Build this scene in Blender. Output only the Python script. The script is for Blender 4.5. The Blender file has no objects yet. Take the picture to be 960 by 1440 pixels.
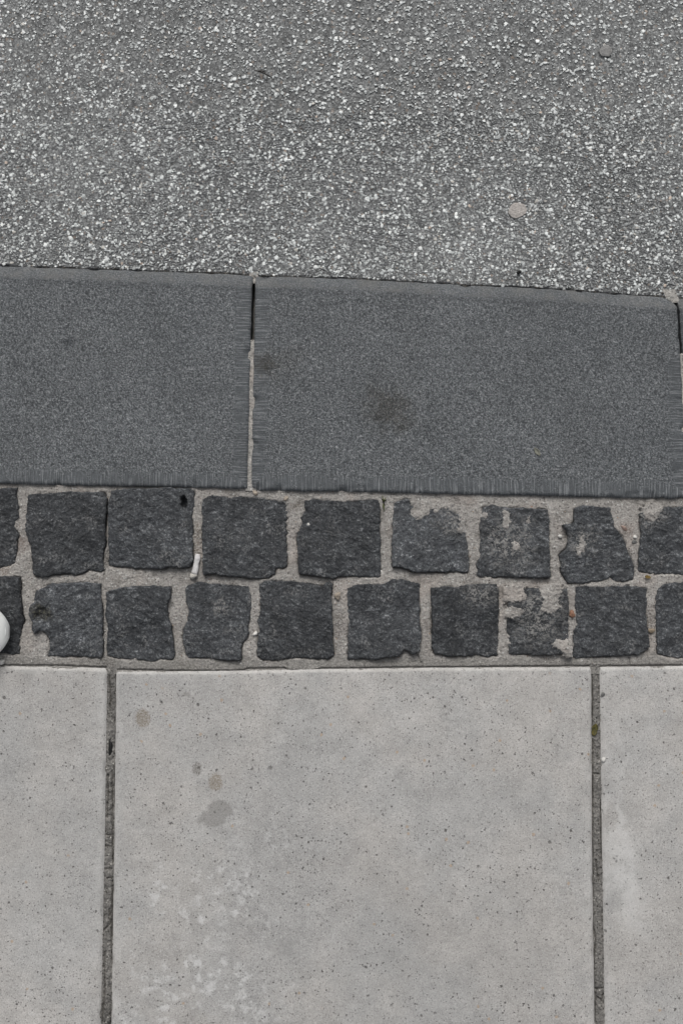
import bpy, math
import numpy as np

# ------------------------------------------------------------------ camera, sky, sun, exposure
S = bpy.context.scene
COL = S.collection
FPX, CAM_H, TILT = 1400.0, 1.30, math.radians(3.5)   # focal length in photo pixels, height, forward tilt
cam_d = bpy.data.cameras.new('camera')
cam_d.sensor_fit = 'VERTICAL'; cam_d.sensor_height = 36.0; cam_d.lens = 36.0 * FPX / 1440.0
cam_d.clip_start = 0.05; cam_d.clip_end = 2000.0
cam = bpy.data.objects.new('camera', cam_d); COL.objects.link(cam)
cam.location = (0, 0, CAM_H); cam.rotation_euler = (TILT, 0, 0)
S.camera = cam

SUN_EL, SUN_AZ = math.radians(46), math.radians(-6)   # azimuth from +Y, towards -X when negative
w = bpy.data.worlds.new("World"); S.world = w; w.use_nodes = True
wn = w.node_tree; wn.nodes.clear()
wo = wn.nodes.new('ShaderNodeOutputWorld'); wb = wn.nodes.new('ShaderNodeBackground')
sky = wn.nodes.new('ShaderNodeTexSky'); sky.sky_type = 'NISHITA'; sky.sun_disc = False
sky.sun_elevation = SUN_EL; sky.sun_rotation = SUN_AZ
sky.air_density = 1.0; sky.dust_density = 6.0; sky.ozone_density = 1.0
hs = wn.nodes.new('ShaderNodeHueSaturation'); hs.inputs['Saturation'].default_value = 0.22
wn.links.new(sky.outputs[0], hs.inputs['Color']); wn.links.new(hs.outputs[0], wb.inputs['Color'])
wb.inputs['Strength'].default_value = 0.10
wn.links.new(wb.outputs[0], wo.inputs['Surface'])
sd = bpy.data.lights.new('sun', 'SUN'); sd.energy = 1.2; sd.angle = math.radians(22); sd.color = (1.0, 0.975, 0.94)
sun = bpy.data.objects.new('sun', sd); COL.objects.link(sun)
sun.rotation_euler = (math.radians(90) - SUN_EL, 0, math.radians(180) - SUN_AZ)
S.view_settings.view_transform = 'Standard'; S.view_settings.look = 'None'
S.view_settings.exposure = 0.0; S.view_settings.gamma = 1.0

# ------------------------------------------------------------------ numpy helpers
RNG = np.random.default_rng(7)
def P(px, py, z=0.0):
    """point of the ground plane at height z seen at this spot of the photograph"""
    u = np.asarray(px, float) - 480.0; v = 720.0 - np.asarray(py, float)
    t = (CAM_H - z) / (FPX * math.cos(TILT) - v * math.sin(TILT))
    return u * t, (v * math.cos(TILT) + FPX * math.sin(TILT)) * t
def PP(pts, z=0.0):
    a = np.array(pts, float); x, y = P(a[:, 0], a[:, 1], z); return np.stack([x, y], 1)
PX = 1.0 / 1088.0                                       # one photo pixel in metres, about

def _h(ix, iy, seed):
    n = (ix.astype(np.int64) * 374761393 + iy.astype(np.int64) * 668265263 + seed * 1274126177) & 0xffffffff
    n = ((n ^ (n >> 13)) * 1274126177) & 0xffffffff
    n = n ^ (n >> 16)
    return (n & 0xffffff) / float(0xffffff)
def perlin(x, y, seed=0):
    ix = np.floor(x); iy = np.floor(y); fx = x - ix; fy = y - iy
    ux = fx * fx * fx * (fx * (fx * 6 - 15) + 10); uy = fy * fy * fy * (fy * (fy * 6 - 15) + 10)
    def g(dx, dy):
        a = _h(ix + dx, iy + dy, seed) * 2 * math.pi
        return np.cos(a) * (fx - dx) + np.sin(a) * (fy - dy)
    a = g(0, 0) + (g(1, 0) - g(0, 0)) * ux; b = g(0, 1) + (g(1, 1) - g(0, 1)) * ux
    return (a + (b - a) * uy) * 1.5
def fbm(x, y, wl, octv=4, seed=0, gain=0.5):
    s = 0; a = 1.0; f = 1.0 / wl; t = 0
    for o in range(octv):
        s = s + a * perlin(x * f + 17.3 * o, y * f - 9.1 * o, seed + o * 31); t += a; a *= gain; f *= 2.03
    return s / t * 1.3
def ridged(x, y, wl, octv=3, seed=0):
    s = 0; a = 1.0; f = 1.0 / wl; t = 0
    for o in range(octv):
        s = s + a * (1 - np.abs(perlin(x * f + 5.7 * o, y * f + 3.3 * o, seed + o * 13)) * 2); t += a; a *= 0.5; f *= 2.1
    return s / t - 0.6
def sstep(a, b, x):
    t = np.clip((x - a) / (b - a), 0, 1); return t * t * (3 - 2 * t)

def densify(poly, step, amp=0.0, seed=0, closed=True):
    out = []; n = len(poly)
    for i in range(n if closed else n - 1):
        a = poly[i]; b = poly[(i + 1) % n]; L = np.linalg.norm(b - a); k = max(1, int(round(L / step)))
        for j in range(k): out.append(a + (b - a) * j / k)
    if not closed: out.append(poly[-1])
    q = np.array(out)
    if amp > 0:
        if closed: tan = np.roll(q, -1, 0) - np.roll(q, 1, 0)
        else: tan = np.gradient(q, axis=0)
        tan /= np.linalg.norm(tan, axis=1)[:, None] + 1e-12
        nrm = np.stack([-tan[:, 1], tan[:, 0]], 1)
        d = fbm(q[:, 0], q[:, 1], 0.016, 2, seed) * 0.6 + fbm(q[:, 0], q[:, 1], 0.005, 2, seed + 5) * 0.6
        q = q + nrm * (d * amp)[:, None]
    return q
def chaikin(p, closed=True):
    a = p; b = np.roll(p, -1, 0)
    q = np.empty((2 * len(p), 2)); q[0::2] = a * .75 + b * .25; q[1::2] = a * .25 + b * .75
    return q
def segdist(X, Y, poly, closed=True):
    """distance and nearest point on a polyline"""
    A = poly; B = np.roll(poly, -1, 0)
    if not closed: A = A[:-1]; B = B[:-1]
    best = np.full(X.shape, 1e9); nx = np.zeros(X.shape); ny = np.zeros(X.shape)
    for (ax, ay), (bx, by) in zip(A, B):
        dx, dy = bx - ax, by - ay; L = dx * dx + dy * dy + 1e-18
        t = np.clip(((X - ax) * dx + (Y - ay) * dy) / L, 0, 1)
        qx = ax + t * dx; qy = ay + t * dy; d = (X - qx) ** 2 + (Y - qy) ** 2
        m = d < best; best = np.where(m, d, best); nx = np.where(m, qx, nx); ny = np.where(m, qy, ny)
    return np.sqrt(best), nx, ny
def inside(X, Y, poly):
    r = np.zeros(X.shape, bool); n = len(poly)
    for i in range(n):
        x1, y1 = poly[i]; x2, y2 = poly[(i + 1) % n]
        if y1 == y2: continue
        c = ((y1 > Y) != (y2 > Y)) & (X < (x2 - x1) * (Y - y1) / (y2 - y1) + x1)
        r ^= c
    return r
def sdf(X, Y, poly):
    d, nx, ny = segdist(X, Y, poly); ins = inside(X, Y, poly)
    return np.where(ins, d, -d), nx, ny

def mesh_from(name, V, F, smooth=True):
    """V (n,3), F (m,4) quads or (m,3) tris"""
    me = bpy.data.meshes.new(name); V = np.asarray(V, np.float32); F = np.asarray(F, np.int32); k = F.shape[1]
    me.vertices.add(len(V)); me.vertices.foreach_set('co', V.ravel())
    me.loops.add(F.size); me.loops.foreach_set('vertex_index', F.ravel())
    me.polygons.add(len(F)); me.polygons.foreach_set('loop_start', np.arange(0, F.size, k, dtype=np.int32))
    me.polygons.foreach_set('use_smooth', np.full(len(F), smooth))
    me.update(calc_edges=True); me.validate()
    return me
def grid_faces(nx, ny):
    i = np.arange(nx * ny).reshape(ny, nx)
    return np.stack([i[:-1, :-1].ravel(), i[:-1, 1:].ravel(), i[1:, 1:].ravel(), i[1:, :-1].ravel()], 1)
def link(name, me, mat=None, parent=None, loc=(0, 0, 0), kind=None, label=None, cat=None, group=None):
    o = bpy.data.objects.new(name, me); COL.objects.link(o)
    if me is not None and mat is not None and len(me.materials) == 0: me.materials.append(mat)
    o.location = loc
    if parent is not None: o.parent = parent
    if kind: o['kind'] = kind
    if label: o['label'] = label
    if cat: o['category'] = cat
    if group: o['group'] = group
    return o
def attr(me, name, vals):
    a = me.attributes.new(name, 'FLOAT', 'POINT'); a.data.foreach_set('value', np.asarray(vals, np.float32))

def plate(name, poly, xs, ys, topf, depth, attrs=None):
    """solid stone: dense top surface clipped to the outline, vertical sides down to -depth.
    returns mesh in local coordinates about its centre, and the centre"""
    X, Y = np.meshgrid(xs, ys); nx_, ny_ = len(xs), len(ys)
    d, qx, qy = sdf(X, Y, poly); ins = d > 0
    c = ins[:-1, :-1] | ins[:-1, 1:] | ins[1:, 1:] | ins[1:, :-1]
    F = grid_faces(nx_, ny_)[c.ravel()]
    Xf = np.where(ins, X, qx).ravel(); Yf = np.where(ins, Y, qy).ravel(); D = np.maximum(d, 0).ravel()
    used = np.unique(F); remap = np.full(nx_ * ny_, -1); remap[used] = np.arange(len(used)); F = remap[F]
    Xf, Yf, D = Xf[used], Yf[used], D[used]
    Z = topf(Xf, Yf, D)
    E = np.concatenate([F[:, [0, 1]], F[:, [1, 2]], F[:, [2, 3]], F[:, [3, 0]]])
    key = np.sort(E, 1); kk = key[:, 0].astype(np.int64) * len(used) + key[:, 1]
    _, idx, cnt = np.unique(kk, return_index=True, return_counts=True)
    BE = E[idx[cnt == 1]]; bv = np.unique(BE); bm = np.full(len(used), -1); bm[bv] = len(used) + np.arange(len(bv))
    V = np.stack([Xf, Yf, Z], 1)
    low = V[bv].copy(); low[:, 2] = -depth; up = V[bv].copy(); nb = len(bv)      # own rim vertices: a crisp arris
    F2 = np.stack([bm[BE[:, 1]], bm[BE[:, 0]], bm[BE[:, 0]] + nb, bm[BE[:, 1]] + nb], 1)
    V = np.concatenate([V, up, low]); F = np.concatenate([F, F2])
    cx, cy = poly.mean(0)
    at = {k: f(V[:, 0], V[:, 1]) for k, f in (attrs or {}).items()}
    V = V - np.array([cx, cy, 0])
    me = mesh_from(name, V, F)
    for k, v in at.items(): attr(me, k, v)
    return me, (cx, cy, 0.0)

# ------------------------------------------------------------------ material helper
class M:
    def __init__(s, name):
        s.m = bpy.data.materials.new(name); s.m.use_nodes = True; s.t = s.m.node_tree; s.t.nodes.clear()
        s.out = s.t.nodes.new('ShaderNodeOutputMaterial'); s.b = s.t.nodes.new('ShaderNodeBsdfPrincipled')
        s.t.links.new(s.b.outputs[0], s.out.inputs[0])
        s.pos = s.t.nodes.new('ShaderNodeNewGeometry').outputs['Position']
    def inp(s, sock, v):
        if hasattr(v, 'is_output'): s.t.links.new(v, sock)
        elif isinstance(v, tuple) and sock.type == 'RGBA' and len(v) == 3: sock.default_value = (*v, 1)
        else: sock.default_value = v
    def math(s, op, a, b=0.0, c=None, clamp=False):
        n = s.t.nodes.new('ShaderNodeMath'); n.operation = op; n.use_clamp = clamp
        s.inp(n.inputs[0], a); s.inp(n.inputs[1], b)
        if c is not None: s.inp(n.inputs[2], c)
        return n.outputs[0]
    def vmath(s, op, a, b=(0, 0, 0)):
        n = s.t.nodes.new('ShaderNodeVectorMath'); n.operation = op; s.inp(n.inputs[0], a); s.inp(n.inputs[1], b)
        return n.outputs['Value'] if op in ('LENGTH', 'DISTANCE') else n.outputs[0]
    def map(s, v, scale=(1, 1, 1), loc=(0, 0, 0), rot=(0, 0, 0)):
        n = s.t.nodes.new('ShaderNodeMapping'); s.inp(n.inputs[0], v); n.inputs['Scale'].default_value = scale
        n.inputs['Location'].default_value = loc; n.inputs['Rotation'].default_value = rot; return n.outputs[0]
    def noise(s, scale, detail=3, rough=.5, vec=None, dist=0.0, color=False):
        n = s.t.nodes.new('ShaderNodeTexNoise'); s.inp(n.inputs['Vector'], s.pos if vec is None else vec)
        n.inputs['Scale'].default_value = scale; n.inputs['Detail'].default_value = detail
        n.inputs['Roughness'].default_value = rough; n.inputs['Distortion'].default_value = dist
        return n.outputs['Color' if color else 'Fac']
    def vor(s, scale, vec=None, feature='F1', out='Distance', rand=1.0):
        n = s.t.nodes.new('ShaderNodeTexVoronoi'); n.feature = feature; n.inputs['Scale'].default_value = scale
        s.inp(n.inputs['Vector'], s.pos if vec is None else vec); n.inputs['Randomness'].default_value = rand
        return n.outputs[out]
    def step(s, v, a, b, lo=0.0, hi=1.0):
        n = s.t.nodes.new('ShaderNodeMapRange'); n.interpolation_type = 'SMOOTHSTEP'
        s.inp(n.inputs[0], v); n.inputs[1].default_value = a; n.inputs[2].default_value = b
        n.inputs[3].default_value = lo; n.inputs[4].default_value = hi; return n.outputs[0]
    def lin(s, v, a, b, lo=0.0, hi=1.0):
        n = s.t.nodes.new('ShaderNodeMapRange'); n.clamp = True
        s.inp(n.inputs[0], v); n.inputs[1].default_value = a; n.inputs[2].default_value = b
        n.inputs[3].default_value = lo; n.inputs[4].default_value = hi; return n.outputs[0]
    def mix(s, f, a, b, mode='MIX'):
        n = s.t.nodes.new('ShaderNodeMix'); n.data_type = 'RGBA'; n.blend_type = mode
        s.inp(n.inputs[0], f); s.inp(n.inputs[6], a); s.inp(n.inputs[7], b); return n.outputs[2]
    def ramp(s, f, stops):
        n = s.t.nodes.new('ShaderNodeValToRGB'); s.inp(n.inputs[0], f); e = n.color_ramp.elements
        while len(e) < len(stops): e.new(0.5)
        for q, (p, c) in zip(e, stops): q.position = p; q.color = (*c, 1) if isinstance(c, tuple) else (c, c, c, 1)
        return n.outputs[0]
    def mul(s, c, f):                       # colour times scalar
        return s.vmath('MULTIPLY', c, s.comb(f))
    def comb(s, f):
        n = s.t.nodes.new('ShaderNodeCombineXYZ')
        for i in range(3): s.inp(n.inputs[i], f)
        return n.outputs[0]
    def sep(s, v, ch):
        n = s.t.nodes.new('ShaderNodeSeparateXYZ'); s.inp(n.inputs[0], v); return n.outputs[ch]
    def attr(s, name, out='Fac'):
        n = s.t.nodes.new('ShaderNodeAttribute'); n.attribute_name = name; return n.outputs[out]
    def rnd(s):
        return s.t.nodes.new('ShaderNodeObjectInfo').outputs['Random']
    def bump(s, h, dist, strength=1.0, nrm=None):
        n = s.t.nodes.new('ShaderNodeBump'); s.inp(n.inputs['Height'], h); n.inputs['Distance'].default_value = dist
        n.inputs['Strength'].default_value = strength
        if nrm is not None: s.inp(n.inputs['Normal'], nrm)
        return n.outputs[0]
    def spot(s, px, py, r, soft=0.4, wob=0.25, squash=(1, 1), wscale=60):
        """mask of a stain of radius r (metres) at this ground point, uneven outline"""
        x, y = P(px, py); wobn = s.vmath('SCALE', s.vmath('SUBTRACT', s.noise(wscale, 3, .6, color=True), (.5, .5, .5)))
        wobn.node.inputs['Scale'].default_value = r * wob * 4
        v = s.vmath('ADD', s.pos, wobn)
        v = s.vmath('SUBTRACT', v, (float(x), float(y), 0)); v = s.vmath('MULTIPLY', v, (1 / squash[0], 1 / squash[1], 0))
        return s.step(s.vmath('LENGTH', v), r, r * (1 - soft), 0, 1)
    def fin(s, col, rough=.8, nrm=None, spec=.3):
        s.inp(s.b.inputs['Base Color'], col); s.inp(s.b.inputs['Roughness'], rough)
        s.b.inputs['Specular IOR Level'].default_value = spec
        if nrm is not None: s.inp(s.b.inputs['Normal'], nrm)
        return s.m
def plain(name, col, rough=.7, var=.25, scale=300, spec=.3, bump=.0004):
    m = M(name); n = m.noise(scale, 3, .6)
    c = m.mul(col, m.lin(n, .3, .7, 1 - var, 1 + var))
    return m.fin(c, rough, m.bump(n, bump), spec)

# --- bush-hammered kerb stone with tooled margins
def mat_kerb():
    m = M('kerb_stone')
    wp = m.vmath('ADD', m.pos, m.vmath('MULTIPLY', m.vmath('SUBTRACT', m.noise(160, 2, .5, color=True), (.5, .5, .5)), (.006, .006, 0)))
    worm = m.math('ADD', m.math('MULTIPLY', m.noise(540, 2.0, .6, vec=wp, dist=.6), .8), m.math('MULTIPLY', m.math('SUBTRACT', .75, m.vor(430, vec=wp)), .25))
    fine = m.noise(1300, 2, .6)
    dl, dr, db, dt = (m.attr(k) for k in ('dl', 'dr', 'db', 'dt'))
    ew = m.lin(m.noise(110, 4, .75), .3, .7, -.0065, .0065)
    side = m.math('MINIMUM', dl, dr)
    mside = m.step(m.math('ADD', side, ew), .024, .012, 0, 1)
    mbot = m.step(m.math('ADD', db, ew), .0205, .0135, 0, 1)
    mtop = m.step(dt, .0205, .0165, 0, 1)
    # fans near the corners: take the nearer edge's direction
    near_b = m.step(m.math('SUBTRACT', side, db), -.002, .003, 0, 1)
    jit = m.math('MULTIPLY', m.noise(45, 2, .5), .0025)
    lines_v = m.noise(1.0, 1, .6, vec=m.map(m.vmath('ADD', m.pos, m.comb(jit)), (500, 24, 1)))
    lines_h = m.noise(1.0, 2, .6, vec=m.map(m.vmath('ADD', m.pos, m.comb(jit)), (24, 500, 1)))
    brk = m.step(m.noise(65, 3, .7), .34, .50, .25, 1)
    selv = m.math('MULTIPLY', m.math('MULTIPLY', mbot, near_b), brk); selh = m.math('MULTIPLY', m.math('MULTIPLY', mside, m.math('SUBTRACT', 1.0, near_b)), brk)
    lines_v = m.math('ADD', m.math('MULTIPLY', m.step(lines_v, .44, .66, .40, .72), .72), m.math('MULTIPLY', worm, .26)); lines_h = m.math('ADD', m.math('MULTIPLY', m.step(lines_h, .44, .66, .40, .70), .72), m.math('MULTIPLY', worm, .26))
    tex = m.mix(selh, worm, lines_h); tex = m.mix(selv, tex, lines_v); tex = m.mix(mtop, tex, m.noise(500, 3, .6))
    tex = m.sep(tex, 0)
    marg = m.math('MAXIMUM', m.math('MAXIMUM', selv, selh), mtop)
    val = m.lin(tex, .33, .67, 0, 1)
    col = m.ramp(val, [(0, (.048, .053, .057)), (.45, (.128, .137, .145)), (1, (.30, .312, .322))])
    flat = m.ramp(val, [(0, (.060, .066, .071)), (.5, (.112, .121, .129)), (1, (.215, .226, .236))])
    col = m.mix(marg, col, flat)
    col = m.mul(col, m.lin(fine, .3, .7, .86, 1.14))
    col = m.mul(col, m.lin(m.noise(9, 5, .65), .3, .7, .86, 1.13))
    col = m.mix(m.math('MULTIPLY', mtop, m.lin(m.noise(30, 4, .6), .45, .65, .05, .5)), col, (.165, .163, .156))
    col = m.mix(m.step(m.vor(75), .10, .05, 0, .55), col, (.30, .31, .32))        # rare bright grains
    for px, py, r, a, c in ((547, 577, .042, .75, (.062, .056, .048)), (545, 570, .055, .5, (.085, .079, .070)), (372, 512, .022, .95, (.058, .051, .043)), (385, 515, .035, .5, (.085, .078, .068)),
                            (415, 500, .03, .35, (.085, .078, .070)), (97, 482, .010, .95, (.045, .048, .052)), (250, 470, .05, .2, (.09, .095, .10)), (820, 470, .09, .16, (.09, .095, .10)), (640, 640, .08, .16, (.17, .175, .18)),
                            (905, 640, .07, .25, (.10, .105, .11))):
        k = m.spot(px, py, r, .85, .35)
        k = m.math('MULTIPLY', k, m.lin(m.noise(300, 3, .7), .34, .56, 1, .45))
        col = m.mix(m.math('MULTIPLY', k, a), col, m.vmath('MULTIPLY', col, tuple(v / .135 for v in c)))
    col = m.mix(m.math('MULTIPLY', m.step(m.math('ABSOLUTE', m.math('SUBTRACT', m.math('ADD', dt, ew), .0235)), .004, .001), .3), col, (.07, .075, .08))   # darker band along the inner edge of the chamfer
    h = m.math('ADD', m.math('MULTIPLY', val, 1.0), m.math('MULTIPLY', fine, .3))
    return m.fin(col, .72, m.bump(h, .0011, .8), .35)

def mat_cobble():
    m = M('dark_cobble')
    r = m.rnd()
    off = m.vmath('ADD', m.pos, m.comb(m.math('MULTIPLY', r, 7.0)))
    streak = m.map(off, (1, 1.7, 1), rot=(0, 0, .6))
    a = m.noise(85, 5, .72, vec=streak, dist=.6); b = m.noise(360, 3, .68, vec=off, dist=.4); f = m.noise(1100, 2, .6, vec=off)
    v = m.math('ADD', m.math('MULTIPLY', a, .52), m.math('MULTIPLY', b, .48))
    col = m.ramp(v, [(.30, (.018, .0195, .022)), (.43, (.038, .041, .046)), (.52, (.066, .071, .077)), (.575, (.120, .128, .136)), (.65, (.30, .31, .32))])
    col = m.mul(col, m.lin(f, .3, .7, .62, 1.38)); col = m.mul(col, m.lin(r, 0, 1, .72, 1.24)); col = m.mul(col, m.lin(m.noise(33, 3, .6, vec=off), .3, .7, .72, 1.28))
    gr = m.vor(230, vec=off); col = m.mix(m.step(gr, .14, .06, 0, .7), col, (.30, .31, .31))
    d = m.noise(38, 5, .7, vec=off, dist=.6)                                        # cement dust rubbed on
    col = m.mix(m.math('MULTIPLY', m.step(d, .50, .72, 0, 1), m.step(b, .44, .60, 0, .9)), col, (.23, .23, .228))
    ds_ = None                                                                    # setts that were smeared while the joints were filled
    for px, py, r_, sq in ((645, 722, .046, (1, .8)), (715, 760, .050, (1, 1)), (905, 725, .04, (1, .7)), (757, 865, .052, (1, 1)), (820, 760, .03, (1, 1)), (310, 850, .022, (.7, 1)), (670, 838, .03, (1.2, .6))):
        k = m.spot(px, py, r_, .8, .3, sq, 40); ds_ = k if ds_ is None else m.math('MAXIMUM', ds_, k)
    sm = m.math('ADD', m.math('MULTIPLY', m.noise(120, 4, .7), .5), m.math('MULTIPLY', m.noise(420, 2, .6), .5))
    col = m.mix(m.math('MULTIPLY', m.step(sm, .475, .56, 0, .80), ds_), col, (.29, .284, .272))
    col = m.mix(m.math('MULTIPLY', m.spot(60, 862, .017, .6, .4, (1.2, .8), 80), .75), col, m.mix(m.step(b, .5, .6), (.022, .021, .018), (.10, .095, .06)))   # near-black and olive mottling in a hollow
    h = m.math('ADD', m.math('MULTIPLY', b, 1.0), m.math('MULTIPLY', f, .35))
    return m.fin(col, m.lin(b, .3, .7, .55, .8), m.bump(h, .0026, 1.0), .42)

def mat_mortar(name, base=(.390, .373, .352), dark=.0):
    m = M(name)
    g = m.noise(420, 3, .7); l = m.noise(26, 4, .6); f = m.noise(1200, 2, .6)
    col = m.mul(base, m.lin(l, .3, .7, .84, 1.14)); col = m.mul(col, m.lin(g, .28, .72, .60, 1.35)); col = m.mul(col, m.lin(f, .3, .7, .82, 1.18))
    col = m.mix(m.step(m.noise(14, 3, .6), .5, .7, 0, .35), col, (.42, .355, .315))
    sp = m.vor(290, out='Color'); spd = m.vor(290)
    dk = m.math('MULTIPLY', m.step(m.sep(sp, 0), .72, .80, 0, .8), m.step(spd, .36, .22, 0, 1)); col = m.mix(dk, col, (.095, .088, .08)); dt_ = m.noise(60, 5, .75); col = m.mix(m.step(dt_, .50, .68, 0, .60), col, (.17, .16, .145))
    wt = m.math('MULTIPLY', m.step(m.sep(sp, 1), .88, .92, 0, .8), m.step(spd, .42, .28, 0, 1)); col = m.mix(wt, col, (.60, .60, .58))
    # old grey mortar along the slabs
    x, y = P(480, 934); yy = m.math('ADD', m.sep(m.pos, 1), m.lin(l, .3, .7, -.008, .008))
    band = m.step(yy, float(y) + .011, float(y) + .003, 0, .75 + dark)
    col = m.mix(band, col, m.mul((.275, .266, .250), m.lin(g, .28, .72, .58, 1.4)))
    for px, py, r, c in ((425, 705, .014, (.16, .15, .135)), (65, 862, .012, (.09, .088, .07)), (478, 868, .010, (.14, .13, .115)),
                         (915, 862, .016, (.17, .155, .14)), (280, 745, .016, (.20, .18, .155)), (600, 880, .013, (.20, .185, .17)), (150, 930, .02, (.17, .16, .145)), (275, 765, .018, (.20, .17, .145)), (480, 885, .016, (.19, .17, .16)), (915, 880, .018, (.17, .15, .13)), (30, 765, .016, (.24, .20, .18)), (149, 790, .014, (.14, .13, .12)), (415, 712, .012, (.17, .15, .13)), (250, 940, .03, (.22, .21, .19)), (5, 800, .012, (.26, .22, .19)), (880, 745, .012, (.22, .19, .17))):
        k = m.math('MULTIPLY', m.spot(px, py, r, .7, .4), m.step(g, .35, .6, .9, .2)); col = m.mix(k, col, c)
    h = m.math('ADD', g, m.math('MULTIPLY', f, .4))
    return m.fin(col, .92, m.bump(h, .0022, 1.0), .15)

def mat_joint():
    m = M('joint_sand')
    g = m.noise(380, 4, .72); l = m.noise(30, 3, .6, vec=m.map(m.pos, (1, .5, 1)))
    col = m.mul((.200, .193, .182), m.lin(l, .3, .7, .70, 1.25)); col = m.mul(col, m.lin(g, .28, .72, .35, 1.6))
    sp = m.vor(330, out='Color'); spd = m.vor(330)
    col = m.mix(m.math('MULTIPLY', m.step(m.sep(sp, 1), .86, .9, 0, .8), m.step(spd, .42, .25, 0, 1)), col, (.5, .49, .45))
    col = m.mix(m.math('MULTIPLY', m.step(m.sep(sp, 0), .68, .74, 0, .9), m.step(spd, .42, .25, 0, 1)), col, (.04, .037, .03))
    crack = m.attr('crack'); col = m.mix(m.math('MULTIPLY', crack, .6), col, (.08, .074, .065))
    return m.fin(col, .95, m.bump(g, .002, .9), .1)

def mat_slab():
    m = M('concrete_slab')
    r = m.rnd()
    l = m.noise(5.5, 5, .62); md = m.noise(34, 4, .62); g = m.noise(520, 3, .65); f = m.noise(1500, 2, .6)
    col = m.mix(m.step(l, .40, .60, 0, 1), (.386, .382, .374), (.418, .405, .389))
    col = m.mul(col, m.lin(m.noise(3.4, 4, .6), .3, .7, .90, 1.10))
    col = m.mul(col, m.lin(md, .28, .72, .87, 1.12)); col = m.mul(col, m.lin(g, .3, .7, .78, 1.2)); col = m.mul(col, m.lin(f, .3, .7, .84, 1.16)); col = m.mul(col, m.lin(m.noise(150, 3, .6), .3, .7, .93, 1.07))
    col = m.mul(col, m.lin(r, 0, 1, .97, 1.04))
    # sand grains in the cement skin
    for sc, thr, c, a in ((520, .78, (.19, .186, .178), .75), (470, .82, (.56, .555, .54), .65)):
        s_ = m.vor(sc, out='Color'); d_ = m.vor(sc)
        col = m.mix(m.math('MULTIPLY', m.step(m.sep(s_, 0), thr, thr + .03, 0, a), m.step(d_, .45, .25, 0, 1)), col, c)
    # air pits, two sizes
    wv = m.vmath('ADD', m.pos, m.vmath('MULTIPLY', m.vmath('SUBTRACT', m.noise(350, 2, .6, color=True), (.5, .5, .5)), (.003, .004, 0)))
    pits = None
    for sc, thr, r0 in ((330, .66, .30), (210, .66, .25), (125, .58, .21), (88, .62, .18), (44, .66, .125)):
        s_ = m.vor(sc, vec=wv, out='Color'); d_ = m.vor(sc, vec=wv)
        rr = m.math('MULTIPLY', m.lin(m.sep(s_, 1), 0, 1, .45, 1.0), r0)
        k = m.math('MULTIPLY', m.step(m.sep(s_, 0), thr, thr + .02), m.step(m.math('DIVIDE', d_, rr), 1.0, .55))
        pits = k if pits is None else m.math('MAXIMUM', pits, k)
    pits = m.math('MULTIPLY', pits, m.step(m.noise(16, 3, .7), .36, .54, .15, 1))
    pcol = m.mix(m.vor(88, vec=wv, out='Color'), (.085, .08, .075), (.16, .15, .14))
    col = m.mix(m.math('MULTIPLY', pits, .86), col, (.10, .096, .09))
    s_ = m.vor(60, vec=wv, out='Color'); d_ = m.vor(60, vec=wv)
    col = m.mix(m.math('MULTIPLY', m.step(m.sep(s_, 2), .965, .97, 0, .6), m.step(d_, .15, .08)), col, (.40, .29, .19))
    # efflorescence: pale blotches on the lower left of the middle slab, and a pale streak on the right one
    wb_ = m.vmath('ADD', m.pos, m.vmath('MULTIPLY', m.vmath('SUBTRACT', m.noise(70, 4, .7, color=True), (.5, .5, .5)), (.030, .030, 0)))
    bl = m.math('ADD', m.math('MULTIPLY', m.math('SUBTRACT', 1.0, m.vor(70, vec=wb_)), .42), m.math('MULTIPLY', m.noise(130, 5, .7), .58))
    reg = m.math('MAXIMUM', m.spot(285, 1275, .11, .95, .5, (1.1, .7), 14), m.math('MAXIMUM', m.spot(270, 1400, .14, .9, .4, (1.2, .5), 14), m.math('MAXIMUM', m.spot(365, 1175, .05, .9, .5, (1.2, .8), 20), m.math('MULTIPLY', m.spot(60, 1430, .06, .9, .4), .5))))
    col = m.mix(m.math('MULTIPLY', m.step(bl, .48, .70, 0, .74), reg), col, (.62, .62, .615))
    reg2 = m.math('MAXIMUM', m.spot(880, 1240, .10, .95, .4, (.45, 1.1), 14), m.math('MULTIPLY', m.spot(872, 1130, .14, .9, .4, (.14, 1), 14), .8))
    col = m.mix(m.math('MULTIPLY', m.step(m.noise(22, 4, .6), .34, .58, 0, .62), reg2), col, (.60, .60, .59))
    # darker regions with soft edges
    for px, py, r_, a, c in ((560, 1390, .13, .22, (.26, .26, .255)), (560, 1260, .09, .16, (.28, .28, .275)), (60, 1190, .14, .14, (.30, .305, .30)),
                             (700, 1330, .09, .14, (.28, .28, .275)), (300, 1060, .07, .14, (.28, .275, .265)), (405, 1335, .022, .35, (.24, .24, .235)),
                             (420, 1350, .05, .14, (.27, .27, .265)), (295, 970, .05, .16, (.29, .29, .285)), (40, 948, .012, .4, (.26, .26, .25))):
        col = m.mix(m.math('MULTIPLY', m.spot(px, py, r_, .9, .3, (1, 1), 18), a), col, c)
    # old stains
    dots = m.step(g, .42, .60, 1, .35)
    col = m.mix(m.math('MULTIPLY', m.spot(201, 1010, .0115, .35, .16, (1, 1.25), 130), m.math('MULTIPLY', dots, .85)), col, (.215, .185, .145))
    col = m.mix(m.math('MULTIPLY', m.spot(277, 1081, .0085, .5, .2, (1, 1.2), 130), m.math('MULTIPLY', dots, .85)), col, (.175, .165, .15))
    col = m.mix(m.math('MULTIPLY', m.spot(303, 1100, .0105, .3, .16, (1, 1.2), 130), m.math('MULTIPLY', dots, .75)), col, (.22, .185, .14))
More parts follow.
